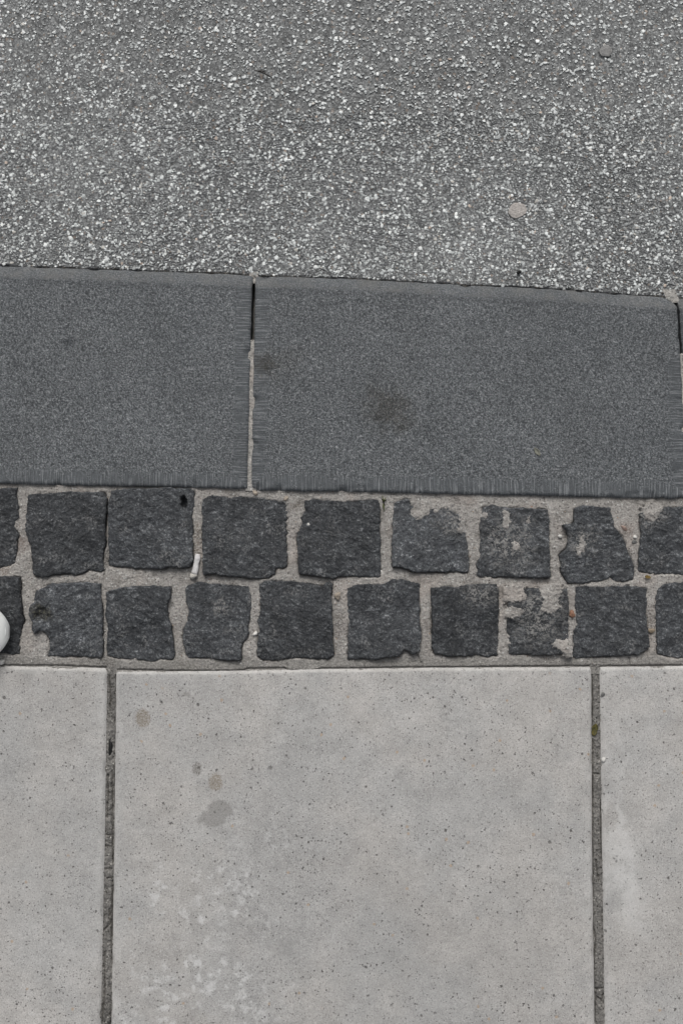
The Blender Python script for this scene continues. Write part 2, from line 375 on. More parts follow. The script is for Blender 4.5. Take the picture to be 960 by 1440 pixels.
    patch = m.math('MAXIMUM', m.spot(309, 1138, .017, .22, .22, (1, .85), 60), m.spot(298, 1152, .018, .3, .22, (1.15, .6), 60))
    col = m.mix(m.math('MULTIPLY', patch, .62), col, m.mul((.235, .228, .218), m.lin(g, .3, .7, .85, 1.15)))
    col = m.mix(m.math('MULTIPLY', m.spot(262, 977, .007, .5, .3, (1.3, .5), 120), .5), col, (.2, .195, .18))
    # pale worn arris
    de = m.attr('edge'); en = m.math('ADD', de, m.lin(m.noise(70, 3, .6), .3, .7, -.002, .002))
    col = m.mix(m.step(en, .0045, .0012, 0, .35), col, (.56, .55, .53))
    col = m.mix(m.math('MULTIPLY', m.step(en, .014, .006, 0, .22), m.step(md, .4, .6)), col, (.52, .515, .50))
    h = m.math('SUBTRACT', m.math('ADD', m.math('MULTIPLY', g, .5), m.math('MULTIPLY', f, .2)), m.math('MULTIPLY', pits, 1.6))
    return m.fin(col, .86, m.bump(h, .0008, .8), .25)

def mat_asphalt():
    m = M('asphalt')
    wv = m.vmath('ADD', m.pos, m.vmath('MULTIPLY', m.vmath('SUBTRACT', m.noise(500, 2, .6, color=True), (.5, .5, .5)), (.003, .003, 0)))
    g1 = m.vor(330, vec=wv, out='Color'); g1d = m.vor(330, vec=wv)
    g2 = m.vor(620, vec=wv, out='Color'); f = m.noise(1400, 2, .6)
    l = m.noise(7, 4, .6); l2 = m.noise(28, 3, .6)
    v = m.math('ADD', m.math('MULTIPLY', m.sep(g1, 0), .5), m.math('MULTIPLY', m.sep(g2, 1), .5))
    col = m.ramp(v, [(.10, (.090, .093, .095)), (.45, (.170, .175, .176)), (.75, (.265, .272, .272)), (.95, (.42, .43, .425))])
    col = m.mul(col, m.lin(f, .3, .7, .70, 1.30)); col = m.mul(col, m.lin(l, .3, .7, .90, 1.12)); col = m.mul(col, m.lin(l2, .3, .7, .92, 1.08))
    col = m.mix(m.step(g1d, .52, .70, 0, .5), col, (.04, .04, .04))                   # bitumen between stones
    tan = m.math('MULTIPLY', m.step(m.sep(g1, 2), .97, .98, 0, .45), 1.0); col = m.mix(tan, col, (.30, .23, .18))
    # pale chippings of the far surface, where the loose ones are no longer built singly
    X, Y = m.sep(m.pos, 0), m.sep(m.pos, 1)
    far = m.math('MAXIMUM', m.step(m.math('ABSOLUTE', X), .90, .94), m.step(Y, 1.00, 1.05))
    w_ = m.vor(150, vec=wv, out='Color'); wd = m.vor(150, vec=wv)
    k = m.math('MULTIPLY', m.step(m.sep(w_, 0), .45, .50), m.step(wd, .42, .30)); col = m.mix(m.math('MULTIPLY', k, far), col, (.55, .56, .56))
    h = m.math('ADD', m.math('SUBTRACT', 1.0, g1d), m.math('MULTIPLY', f, .3))
    return m.fin(col, .8, m.bump(h, .0007, .6), .3)

def mat_chip():
    m = M('pale_chipping')
    c = m.attr('shade', 'Color'); f = m.noise(900, 3, .65)
    return m.fin(m.mul(c, m.lin(f, .3, .7, .78, 1.2)), .65, m.bump(f, .0006), .35)

MK, MC, MM, MJ, MS, MA, MCH = mat_kerb(), mat_cobble(), mat_mortar('mortar'), mat_joint(), mat_slab(), mat_asphalt(), mat_chip()
MG = plain('bedding_sand', (.16, .15, .135), .95, .3, 200, .1)

# ------------------------------------------------------------------ ground
def flat_box(name, x0, x1, y0, y1, z, mat, **kw):
    V = [(x0, y0, z), (x1, y0, z), (x1, y1, z), (x0, y1, z)]
    return link(name, mesh_from(name, V, [(0, 1, 2, 3)], False), mat, **kw)
ground = flat_box('ground', -300, 300, -300, 300, -.09, MG, kind='structure')

# ------------------------------------------------------------------ kerb
ZK, ZR = .003, -.008
EDGE = [(-1900, 318), (-900, 345), (-330, 362), (0, 373), (60, 376), (120, 377), (190, 380), (250, 382), (310, 384), (356, 387), (430, 389.5), (480, 391),
        (560, 395), (630, 399), (700, 402.5), (760, 405), (820, 409), (880, 414), (920, 416.5), (960, 419), (1300, 432), (2000, 452), (2900, 478)]   # where asphalt ends
kerb = flat_box('kerb', -3.2, 3.2, P(0, 705)[1], P(0, 360)[1], -.058, MM, kind='structure')
def on(poly, x, z): # y photo by x
    a = np.array(poly); return float(np.interp(x, a[:, 0], a[:, 1]))
def kerb_poly(tl, tr, br, bl, corner=None, seed=0):
    """outline in photo pixels, following the asphalt edge along the top (a little beyond, under it)"""
    top = [(tl, on(EDGE, tl, 0) - 3)] + [(x, y - 3) for x, y in EDGE if tl < x < tr] + [(tr, on(EDGE, tr, 0) - 3)]
    if corner: top = top[:-1] + corner
    return top, br, bl
BOT = [(-1900, 640), (0, 679.5), (100, 682.5), (250, 684.5), (335, 687), (347, 686), (353, 686), (362, 689), (430, 690.5), (500, 691), (620, 694), (660, 695), (720, 696),
       (800, 697.5), (880, 699.5), (925, 701), (932, 699), (942, 701.5), (966, 698.5), (975, 700), (1300, 707), (2900, 742)]
def make_kerb_stone(name, tl, tr, bl, br, top_extra=None, seed=1, cell=.0022):
    top = [(tl, on(EDGE, tl, 0) - 3)] + [(x, y - 3) for x, y in EDGE if tl < x < tr - (14 if top_extra else 0)]
    top += top_extra if top_extra else [(tr, on(EDGE, tr, 0) - 3)]
    bot = [(br, on(BOT, br, 0))] + [(x, y) for x, y in reversed(BOT) if bl < x < br] + [(bl, on(BOT, bl, 0))]
    raw = PP(top + bot, ZK); poly = densify(raw, .004, .0009, seed)
    T = densify(PP([(tl - 5, on(EDGE, tl - 5, 0) - 3)] + top[:1 + len([1 for x, y in EDGE if tl < x < tr - 14])] + [(tr + 5, on(EDGE, tr + 5, 0) - 3)], ZK), .02, closed=False)
    B = PP([(bl - 5, on(BOT, bl, 0)), (br + 5, on(BOT, br, 0))], ZK)
    L = PP([(tl, top[0][1] - 20), (bl, bot[-1][1] + 20)], ZK)
    R = PP([top[-1], (br, bot[0][1] + 20)], ZK)
    dt = lambda x, y: segdist(x, y, T, False)[0]
    at = {'dl': lambda x, y: segdist(x, y, L, False)[0], 'dr': lambda x, y: segdist(x, y, R, False)[0],
          'db': lambda x, y: segdist(x, y, B, False)[0], 'dt': dt}
    def topf(x, y, d):
        z = ZK + fbm(x, y, .12, 3, seed) * .0008 + fbm(x, y, .012, 2, seed + 3) * .00035
        t = dt(x, y); k = np.clip((.0185 - t) / .0185, 0, 1)
        z = z - .0095 * k ** 1.25
        e = np.clip((.0028 - d) / .0028, 0, 1); z = z - .0026 * e ** 2
        z = z - .0012 * sstep(.018, .012, np.minimum(at['dl'](x, y), at['dr'](x, y))) * .5
        # spalled arris
        z = z - np.clip(fbm(x, y, .03, 3, seed + 9) - .22, 0, 1) * .012 * sstep(.012, .0, d)
        return z
    x0, y0 = poly.min(0); x1, y1 = poly.max(0)
    xs = np.arange(x0 - cell, x1 + 2 * cell, cell); ys = np.arange(y0 - cell, y1 + 2 * cell, cell)
    me, c = plate(name, poly, xs, ys, topf, .055, at)
    return me, c
ks = [make_kerb_stone('kerb_stone', -243, 354.3, -250, 347.2, None, 11), 
      make_kerb_stone('kerb_stone', 359, 953, 353.2, 966, [(936, 414.5), (944, 418), (948, 424), (952, 430), (953.5, 450), (954.5, 470), (958, 520)], 23),
      make_kerb_stone('kerb_stone', 954.5, 1545, 974, 1560, [(1540, on(EDGE, 1540, 0) - 3)], 37)]
# right stone's slanted left side
kobs = [link('kerb_stone', me, MK, kerb, c) for me, c in ks]
kobs[0]['label'] = 'left kerb stone, dark blue grey with one small dark stain'
kobs[1]['label'] = 'middle kerb stone with a brown stain in its centre and another at its left margin'
kobs[2]['label'] = 'right kerb stone, only a greenish sliver in view'
pitch = 605 * PX
for k, (src, dx) in enumerate(((0, -1), (0, -2), (0, -3), (2, 1), (2, 2))):
    o = kobs[src].copy(); COL.objects.link(o); o.parent = kerb
    if 'label' in o: del o['label']
    o.location.x += dx * pitch; o.location.y -= dx * pitch * .024

def strip_fill(name, left, right, zf, mat, parent, nx=12, step=.0012, crackf=None, label=None, z0=0.0):
    """filling between two side lines given in photo pixels top to bottom"""
    Lw, Rw = PP(left, z0), PP(right, z0)
    Ld, Rd = densify(Lw, step, closed=False), densify(Rw, step, closed=False)
    n = min(len(Ld), len(Rd)); t = np.linspace(0, 1, n)
    def rs(a): s = np.linspace(0, 1, len(a)); return np.stack([np.interp(t, s, a[:, 0]), np.interp(t, s, a[:, 1])], 1)
    Ld, Rd = rs(Ld), rs(Rd); u = np.linspace(0, 1, nx)
    X = Ld[:, None, 0] * (1 - u) + Rd[:, None, 0] * u; Y = Ld[:, None, 1] * (1 - u) + Rd[:, None, 1] * u
    cr = np.zeros(X.shape) if crackf is None else crackf(X, Y)
    Z = zf(X, Y, np.broadcast_to(u, X.shape)) - cr * .0025
    me = mesh_from(name, np.stack([X.ravel(), Y.ravel(), Z.ravel()], 1), grid_faces(nx, n)[:, ::-1])
    attr(me, 'crack', cr.ravel())
    return link(name, me, mat, parent)
def kz(ytop):
    yt = P(0, ytop)[1]
    def f(x, y, u):
        fill = sstep(yt + .002, yt - .004, y + fbm(x, y, .006, 2, 3) * .002)
        return -.030 + fill * (.0285 + fbm(x, y, .02, 3, 8) * .0012 + fbm(x, y, .004, 2, 4) * .0008)
    return f
MM2 = mat_mortar('joint_mortar', (.44, .425, .40))
strip_fill('mortar_fill', [(351, 392), (345, 690)], [(361, 392), (356, 690)], kz(474), MM2, kerb)
strip_fill('mortar_fill', [(350, 380), (350, 396)], [(362, 380), (362, 396)], lambda x, y, u: -.008 + fbm(x, y, .006, 2, 3) * .001, MM2, kerb)
strip_fill('mortar_fill', [(950, 432), (962, 702)], [(962, 432), (980, 702)], kz(494), MM2, kerb)
strip_fill('mortar_fill', [(932, 405), (940, 424)], [(950, 405), (958, 424)], lambda x, y, u: -.0055 + fbm(x, y, .006, 2, 5) * .0012, MM2, kerb)

# ------------------------------------------------------------------ road
road_line = densify(PP([(x, y) for x, y in EDGE], ZR), .003, .0016, 5, closed=False)
def make_road():
    xs = np.concatenate([np.arange(-3.2, -.6, .05), np.arange(-.6, .6, .0035), np.arange(.6, 3.2, .05)])
    ts = np.concatenate([[0, .0015, .003], np.arange(.006, .50, .006), np.arange(.5, 1.2, .03), np.arange(1.2, 5.0, .2)])
    ey = np.interp(xs, road_line[:, 0], road_line[:, 1])
    ey = ey + fbm(xs, xs * 0, .006, 2, 4) * .0012
    X, T = np.meshgrid(xs, ts); Y = ey[None, :] + T
    Z = ZR + fbm(X, Y, .25, 3, 2) * .0008 + fbm(X, Y, .03, 2, 6) * .0003 * (np.abs(X) < .6)
    Z = Z - .0022 * np.clip(1 - T / .003, 0, 1) ** 2 - .0010
    skirt = np.stack([xs, ey, np.full(len(xs), -.05)], 1)
    V = np.concatenate([np.stack([X.ravel(), Y.ravel(), Z.ravel()], 1), skirt]); F = grid_faces(len(xs), len(ts))
    n0 = X.size; i = np.arange(len(xs) - 1); F2 = np.stack([i + 1, i, n0 + i, n0 + i + 1], 1)
    return link('road', mesh_from('road', V, np.concatenate([F, F2])), MA, kind='structure')
road = make_road()
def chips(name, N, region, zfun, size, mat, parent, palette, seed, flat=.45, dens=None, kind='stuff', kind_tilt=False):
    r = np.random.default_rng(seed); mult = 24 if name == 'dirt_crumb' else 2; x = r.uniform(region[0], region[1], N * mult); y = r.uniform(region[2], region[3], N * mult)
    keep = np.ones(len(x), bool) if dens is None else r.random(len(x)) < dens(x, y)
    x, y = x[keep][:N], y[keep][:N]; N = len(x)
    s = size[0] * (size[1] / size[0]) ** (r.random(N) ** 1.7); asp = r.uniform(.40, 1.0, N); rot = np.where(r.random(N) < .6, r.normal(0, .6, N), r.uniform(0, 2 * math.pi, N))
    k = 6; ang = (np.arange(k)[None, :] + r.uniform(-.38, .38, (N, k))) * 2 * math.pi / k
    rad = r.uniform(.72, 1.1, (N, k)); tin = r.uniform(.62, .86, (N, k))
    bx = np.cos(ang) * rad; by = np.sin(ang) * rad * asp[:, None]
    c, sn = np.cos(rot)[:, None], np.sin(rot)[:, None]
    def rotd(a, b): return (a * c - b * sn) * s[:, None] * .5, (a * sn + b * c) * s[:, None] * .5
    BX, BY = rotd(bx, by); TX, TY = rotd(bx * tin, by * tin)
    tx, ty = (r.normal(0, .09 if kind_tilt else .045, N)[:, None] for _ in range(2))
    h = (s * flat * r.uniform(.35, 1.0, N))[:, None]
    z = zfun(x, y)[:, None]
    base = np.stack([x[:, None] + BX, y[:, None] + BY, z - .0005 + BX * tx + BY * ty], 2)
    topv = np.stack([x[:, None] + TX, y[:, None] + TY, z + h * (.5 if kind_tilt else .32) + TX * tx + TY * ty], 2)
    mid = topv.mean(1, keepdims=True) + np.stack([r.normal(0, .1, N) * s, r.normal(0, .1, N) * s, h[:, 0] * .12], 1)[:, None, :]
    V = np.concatenate([base, topv, mid], 1).reshape(-1, 3)
    o = (np.arange(N) * (2 * k + 1))[:, None]; i = np.arange(k)[None, :]; j = (i + 1) % k
    F = np.concatenate([np.stack([o + i, o + j, o + k + j], 2), np.stack([o + i, o + k + j, o + k + i], 2), np.stack([o + k + i, o + k + j, np.broadcast_to(o + 2 * k, (N, k))], 2)], 1).reshape(-1, 3)
    me = mesh_from(name, V, F, False)
    pal = np.array([p[:3] for p in palette]); w_ = np.array([p[3] for p in palette], float); w_ /= w_.sum()
    cc = pal[r.choice(len(pal), N, p=w_)] * r.uniform(.78, 1.18, (N, 1))
    cc = np.repeat(np.concatenate([cc, np.ones((N, 1))], 1)[:, None, :], 2 * k + 1, 1).reshape(-1, 4)
    a = me.color_attributes.new('shade', 'FLOAT_COLOR', 'POINT'); a.data.foreach_set('color', cc.astype(np.float32).ravel())
    return link(name, me, mat, parent, kind=kind)
def ry(x): return np.interp(x, road_line[:, 0], road_line[:, 1])
def rdens(x, y):
    t = y - ry(x)
    return (t > .0015) * (.72 + fbm(x, y, .03, 3, 21) * .28 + .2 * sstep(.12, .0, t)) * sstep(1.05, .95, y) * (1 - .15 * sstep(.2, .36, t))
ylo = float(road_line[:, 1].min())
PAL = [(.74, .765, .76, 5), (.86, .88, .865, 3), (.58, .605, .60, 5), (.46, .48, .478, 3), (.56, .47, .40, .12), (.58, .56, .52, .6)]
chips('chipping', 46000, (-.95, .95, P(480, 425)[1], 1.0), lambda x, y: np.full(x.shape, ZR), (.0021, .0070), MCH, road, PAL, 3, dens=rdens, flat=.16)
PALG = [(.30, .31, .31, 4), (.40, .412, .41, 4), (.22, .228, .23, 4), (.13, .135, .14, 2), (.30, .25, .21, .2)]
chips('chipping', 52000, (-.62, .62, P(480, 425)[1], .62), lambda x, y: np.full(x.shape, ZR - .0002), (.0018, .0052), MCH, road, PALG, 4, dens=lambda x, y: (y - ry(x) > .001) * 1.0, flat=.15)

# crumbs of dirt caught where the asphalt meets the kerb
def ddens(x, y):
    e = ry(x); n_ = fbm(x, x * 0, .05, 3, 12)
    return (y > e - .0035) * (y < e + .001) * np.clip(.25 + n_ * 1.3 + .5 * np.exp(-((x + .14) / .06) ** 2), 0, 1)
chips('dirt_crumb', 900, (-.46, .46, float(P(480, 425)[1]), float(P(0, 370)[1])), lambda x, y: np.full(x.shape, ZR + .0002), (.0009, .0026), MCH, kerb,
      [(.10, .085, .065, 4), (.05, .045, .04, 3), (.22, .20, .17, 2), (.30, .29, .27, 1)], 18, dens=ddens, flat=.5, kind_tilt=True)

# ------------------------------------------------------------------ cobblestones
def Wn(x0, y0, pts, s=4.0): return [(x0 + a / s, y0 + b / s) for a, b in pts]
STONES = [
 dict(p=[(-75, 689), (0, 688), (12, 686), (25, 685.5), (24, 697), (26, 717), (27, 728), (22, 732), (22, 744), (26, 752), (24, 770), (20, 791), (14, 795), (0, 797), (-74, 798)]),
 dict(p=Wn(0, 675, [(160,95),(180,80),(240,78),(290,72),(350,72),(400,68),(480,72),(560,66),(590,75),(605,105),(604,180),(596,230),(594,290),(596,340),(586,400),(578,440),(582,505),(570,515),(500,505),(460,528),(400,530),(310,530),(260,548),(215,545),(190,530),(185,480),(175,380),(158,320),(145,290),(148,220),(155,160)])),
 dict(p=Wn(0, 675, [(630,60),(700,50),(800,50),(960,42),(1060,45),(1090,60),(1097,130),(1080,200),(1085,280),(1085,400),(1090,450),(1070,490),(1020,495),(960,490),(880,500),(800,498),(700,488),(640,488),(612,480),(610,400),(612,300),(612,200),(620,120)]), label='cobble with a deep black pit at its upper right corner', hole=(258.5, 707, 5, 9)),
 dict(p=Wn(240, 675, [(180,110),(215,90),(290,92),(340,105),(400,88),(450,92),(510,97),(580,110),(640,118),(652,140),(655,200),(652,300),(655,400),(655,490),(590,498),(585,525),(550,550),(500,558),(450,550),(380,542),(290,538),(220,530),(187,535),(182,480),(183,380),(178,300),(180,220),(176,160)]), label='cobble with a rounded lobe at its lower right corner'),
 dict(p=Wn(240, 675, [(750,115),(800,105),(850,108),(960,118),(1040,110),(1110,105),(1165,108),(1178,150),(1175,200),(1178,300),(1180,400),(1185,480),(1180,545),(1140,548),(1080,545),(1020,540),(960,545),(925,552),(860,545),(790,540),(720,530),(715,450),(710,370),(708,310),(735,240),(730,210),(745,180)])),
 dict(p=Wn(480, 675, [(290,125),(360,105),(500,105),(690,140),(705,220),(705,300),(712,400),(720,480),(710,522),(640,515),(560,518),(500,518),(430,520),(350,500),(285,488),(283,400),(288,300),(287,200)]), label='cobble with mortar smeared along its top edge',
      sm=[Wn(480, 675, [(375,95),(392,150),(385,200),(430,215),(490,195),(505,165),(540,185),(560,160),(600,160),(640,180),(665,200),(670,245),(650,270),(660,300),(690,305),(715,290),(725,90)])]),
 dict(p=Wn(480, 675, [(785,190),(800,150),(850,138),(900,148),(960,160),(1020,155),(1090,160),(1155,165),(1168,200),(1170,300),(1168,400),(1172,500),(1175,545),(1110,550),(1040,550),(960,545),(900,548),(800,550),(765,540),(758,480),(778,430),(780,350),(775,250)]), label='cobble with a mortar blob at its upper middle',
      sm=[Wn(480, 675, [(905,170),(945,170),(952,230),(940,280),(915,275),(900,230)]), Wn(480, 675, [(775,180),(810,185),(812,203),(780,208)]), Wn(480,675,[(1040,190),(1052,190),(1065,235),(1050,240)]), Wn(480,675,[(960,345),(1000,340),(1010,385),(975,400)])]),
 dict(p=Wn(720, 675, [(345,155),(400,145),(480,150),(550,155),(560,200),(580,260),(610,310),(640,345),(655,410),(680,450),(690,500),(685,560),(620,570),(570,565),(550,540),(530,560),(500,570),(400,578),(310,582),(295,550),(270,515),(272,470),(265,420),(300,390),(305,340),(310,290),(275,255),(340,240),(345,200)]), label='broken narrow-topped cobble with a mortar dash on it',
      sm=[Wn(720, 675, [(385,300),(405,310),(410,350),(395,405),(372,425),(352,400),(365,350)])]),
 dict(p=Wn(720, 675, [(710,190),(760,180),(800,160),(840,150),(900,155),(1010,150),(1180,155),(1185,530),(960,533),(880,530),(800,530),(740,520),(712,510),(710,400),(722,300),(712,230)]), 
      sm=[Wn(720, 675, [(725,140),(735,215),(760,232),(800,230),(832,205),(845,140)])]),
 dict(p=Wn(0, 800, [(-400,45),(0,45),(90,38),(112,48),(118,140),(125,230),(135,290),(115,340),(108,420),(105,480),(80,484),(0,478),(-400,480)])),
 dict(p=Wn(0, 800, [(200,130),(250,100),(300,82),(400,80),(480,76),(570,82),(575,180),(578,280),(580,380),(582,470),(565,495),(500,498),(430,490),(350,495),(265,492),(275,450),(280,400),(260,360),(230,345),(200,365),(185,340),(190,300),(165,265),(165,230),(195,180)]), label='cobble with a bite out of its lower left, filled with mortar', bowl=(60, 866, 12, 9)),
 dict(p=Wn(0, 800, [(600,125),(680,105),(760,95),(850,95),(960,100),(965,150),(945,200),(945,240),(960,300),(970,370),(975,440),(985,490),(965,515),(900,512),(840,520),(760,505),(700,508),(640,500),(600,490),(600,400),(612,330),(600,260),(602,180)])),
 dict(p=Wn(240, 800, [(95,90),(150,72),(250,80),(340,88),(400,98),(440,95),(450,150),(447,240),(440,320),(435,370),(415,405),(400,420),(398,512),(330,512),(260,510),(200,500),(100,500),(85,480),(68,390),(72,340),(98,290),(103,230),(88,180),(82,120)]), label='waisted cobble with a pale scuffed face'),
 dict(p=Wn(240, 800, [(490,85),(540,62),(600,68),(680,66),(770,78),(850,95),(890,70),(915,85),(905,150),(905,240),(912,320),(912,400),(918,490),(880,508),(830,508),(730,500),(660,505),(600,515),(520,510),(485,495),(488,400),(500,330),(490,290),(505,220),(498,150)])),
 dict(p=Wn(480, 800, [(28,110),(80,90),(150,85),(230,88),(290,58),(350,62),(440,82),(440,180),(440,280),(447,380),(440,460),(400,482),(350,455),(320,490),(200,505),(100,505),(35,508),(35,400),(38,300),(30,200)])),
 dict(p=Wn(480, 800, [(505,105),(560,98),(650,100),(720,85),(800,85),(870,85),(882,150),(885,240),(882,330),(885,420),(878,490),(830,495),(760,488),(700,490),(600,490),(520,475),(508,440),(510,340),(508,240),(500,180)])),
 dict(p=[(714,832),(735,827),(760,826),(780,826),(796,828),(799,850),(799,875),(798,900),(794,920),(760,921),(716,920),(714,900),(712,880),(714,855)], label='ragged cobble half covered by pale mortar at its top and corner', soft=True,
      sm=[[(706,820),(738,820),(737,832),(741,840),(733,846),(714,848),(706,848)], [(706,853),(733,854),(737,861),(726,872),(714,868),(706,870)], [(756,818),(758,832),(764,840),(758,857),(771,864),(785,858),(788,838),(791,818)],
          [(804,896),(779,899),(771,911),(791,913),(792,925),(804,925)], [(706,890),(718,893),(716,905),(706,905)]]),
 dict(p=Wn(720, 800, [(350,100),(420,95),(500,100),(600,97),(700,98),(755,110),(757,200),(755,300),(765,400),(770,440),(740,460),(700,480),(600,490),(520,492),(430,495),(360,505),(342,490),(345,400),(340,350),(365,320),(360,270),(352,200)])),
 dict(p=Wn(720, 800, [(820,110),(860,85),(960,72),(1100,75),(1250,80),(1255,500),(1100,500),(960,505),(880,495),(820,480),(815,400),(815,340),(805,240),(805,160)])),
]
def stone_top(i, st, x, y):
    sd_ = 100 + i * 17; r = np.random.default_rng(sd_)
    c = st['c']; z = .0015 + r.uniform(-.0008, .0012) + (x - c[0]) * r.normal(0, .012) + (y - c[1]) * r.normal(-.0, .012)
    a = r.uniform(0, math.pi); xr = x * math.cos(a) + y * math.sin(a); yr = -x * math.sin(a) + y * math.cos(a)
    z = z + fbm(x, y, .045, 3, sd_) * .0019 + ridged(xr, yr * 1.5, .017, 3, sd_ + 1) * .0007 + fbm(xr * .8, yr * 1.3, .0055, 3, sd_ + 2, .7) * .0016
    xw = x + fbm(x, y, .02, 3, sd_ + 40) * .006; yw = y + fbm(x, y, .02, 3, sd_ + 41) * .006      # split faces meeting in creases
    fz = 0
    for t_ in range(4):
        pl = [((xw - c[0] - r.uniform(-.03, .03)) * r.normal(0, .17) + (yw - c[1] - r.uniform(-.03, .03)) * r.normal(0, .17) + r.uniform(-.001, .001)) for _ in range(4)]
        fz = fz + (np.maximum.reduce(pl) if t_ % 2 else np.minimum.reduce(pl))
    z = z + np.clip(fz * .30, -.0042, .0042)
    q = fbm(xr * .6, yr * 1.5, .03, 2, sd_ + 7) * 3.0; fr = q - np.floor(q)
    z = z + (np.floor(q) + sstep(.82, 1.0, fr)) * .0005                          # cleft steps
    if 'hole' in st:
        hx, hy, rx, ry_ = st['hole']; X0, Y0 = P(hx, hy)
        d = np.hypot((x - X0) / (rx * PX), (y - Y0) / (ry_ * PX)) + fbm(x, y, .006, 2, 3) * .35
        z = z - .014 * sstep(1.15, .75, d)
    if 'bowl' in st:
        hx, hy, rx, ry_ = st['bowl']; X0, Y0 = P(hx, hy)
        d = np.hypot((x - X0) / (rx * PX), (y - Y0) / (ry_ * PX)) + fbm(x, y, .01, 3, 3) * .5
        z = z - .0045 * sstep(1.3, .3, d)
    return z
def lvl(x, y):
    """mortar surface height between the stones"""
    return -.0029 + fbm(x, y, .05, 3, 61) * .0014 + fbm(x, y, .010, 3, 62) * .0008 + fbm(x, y, .0032, 2, 63, .7) * .0010
strip_parent = None
def build_band():
    global strip_parent
    for i, st in enumerate(STONES):
        base = PP(st['p'])
        st['poly'] = densify(base, .0014, .0019, 200 + i); st['c'] = st['poly'].mean(0)
    fine = np.arange(-.455, .455, .00115)
    xs = np.concatenate([np.arange(-3.2, -.455, .02), fine, np.arange(.455, 3.2, .02)])
    yb, yt = float(P(480, 948)[1]), float(P(480, 672)[1]); ys = np.arange(yb, yt + .008, .00115)
    X, Y = np.meshgrid(xs, ys)
    Z = lvl(X, Y) * (np.abs(X) < .46) + (np.abs(X) >= .46) * -.003
    for i, st in enumerate(STONES):
        q = st['poly']; x0, y0 = q.min(0) - .004; x1, y1 = q.max(0) + .004
        jx = np.where((xs >= x0) & (xs <= x1))[0]; jy = np.where((ys >= y0) & (ys <= y1))[0]
        sl = np.ix_(jy, jx); x, y = X[sl], Y[sl]; d, _, _ = sdf(x, y, q)
        z = Z[sl] - np.clip(d - .0004, 0, .012) * 1.5 - .0030 * sstep(-.0019, .0, d) * sstep(-.15, .25, fbm(x, y, .018, 3, 77 + i) - (y - st['c'][1]) * 7 + (x - st['c'][0]) * 2)
        for sm in st.get('sm', []):
            sp = densify(chaikin(PP(sm)), .003, .0015, 400 + i); ds, _, _ = sdf(x, y, sp)
            ds = ds + fbm(x, y, .012, 5, 500 + i, .85) * .0085 - .0004
            top = stone_top(i, st, x, y) - (.0008 if st.get('soft') else .0018) * np.clip(1 - np.maximum(d, 0) / .0020, 0, 1) ** 2 - .0004 * sstep(0, -.004, d)
            z = np.where(ds > -.002, np.maximum(z, top - .0006 + .0014 * sstep(-.0012, .0012, ds)), z)
        Z[sl] = z
    # cracks, with their own depth
    def crack(pts, wd=.0009, dep=.003, seed=0):
        line = densify(PP(pts), .002, .0010, seed, closed=False)
        jx = np.where((xs >= line[:, 0].min() - .003) & (xs <= line[:, 0].max() + .003))[0]
        sl = np.ix_(np.arange(len(ys)), jx); d, _, _ = segdist(X[sl], Y[sl], line, False)
        Z[sl] -= dep * sstep(wd * 1.5, wd * .3, d)
    crack([(0, 936), (60, 936), (110, 937.5), (150, 939)], .0010, .004, 1)
    crack([(165, 942), (240, 943), (300, 944), (340, 943), (348, 940.5), (400, 940), (404, 944), (445, 943), (450, 940.5), (480, 940), (600, 938.5), (720, 937.5), (960, 936)], .0010, .004, 2)
    crack([(150, 775), (148, 785), (147, 800), (146, 815)], .0009, .003, 3); crack([(152, 778), (151, 790), (152, 797)], .0008, .003, 4)
    crack([(60, 824), (90, 820), (120, 820)], .0007, .002, 5); crack([(586, 920), (590, 928), (595, 937)], .0008, .0025, 6)
    crack([(886, 924), (887, 935)], .0007, .0025, 7); crack([(805, 925), (806, 936)], .0007, .002, 8)
    crack([(766, 700), (766, 716)], .0007, .002, 9); crack([(440, 862), (444, 880), (441, 900)], .0007, .002, 10)
    crack([(148, 735), (150, 750), (147, 772)], .0007, .002, 11)
    V = np.stack([X.ravel(), Y.ravel(), Z.ravel()], 1)
    strip_parent = link('cobblestone_strip', mesh_from('cobblestone_strip', V, grid_faces(len(xs), len(ys))), MM, kind='structure')
    objs = []
    for i, st in enumerate(STONES):
        q = st['poly']; x0, y0 = q.min(0); x1, y1 = q.max(0); cell = .0011
        xs_ = np.arange(x0 - cell, x1 + 2 * cell, cell); ys_ = np.arange(y0 - cell, y1 + 2 * cell, cell)
        dr = .0008 if st.get('soft') else .0018
        def topf(x, y, d, i=i, st=st, dr=dr):
            wv = fbm(x, y, .03, 2, 900 + i)
            return stone_top(i, st, x, y) - dr * np.clip(1 - d / (.0014 + .0012 * wv), 0, 1) ** 2 
        me, c = plate('cobblestone', q, xs_, ys_, topf, .04)
        o = link('cobblestone', me, MC, strip_parent, c)
        if st.get('label'): o['label'] = st['label']
        objs.append(o)
    # the rows go on past the frame with copies of the whole stones
    r = np.random.default_rng(5); whole = [1, 3, 4, 11, 13, 14, 17]
    def extent(o): a = STONES[o]['poly']; return a.min(0), a.max(0)
    for x_start, sgn, ymid in ((extent(8)[1][0], 1, extent(8)), (extent(0)[0][0], -1, extent(0)), (extent(18)[1][0], 1, extent(18)), (extent(9)[0][0], -1, extent(9))):
        x = x_start + sgn * .010; yc = (ymid[0][1] + ymid[1][1]) / 2
        while abs(x) < 1.7:
            k = int(r.choice(whole)); a, b = extent(k); wd = b[0] - a[0]
            o = objs[k].copy(); COL.objects.link(o); o.parent = strip_parent
            if 'label' in o: del o['label']
            o.location.x += (x - a[0]) if sgn > 0 else (x - b[0]); o.location.y += yc - (a[1] + b[1]) / 2 - sgn * 0 ; yc -= sgn * wd * .012
            x += sgn * (wd + r.uniform(.008, .013))
    return objs
cobbles = build_band()
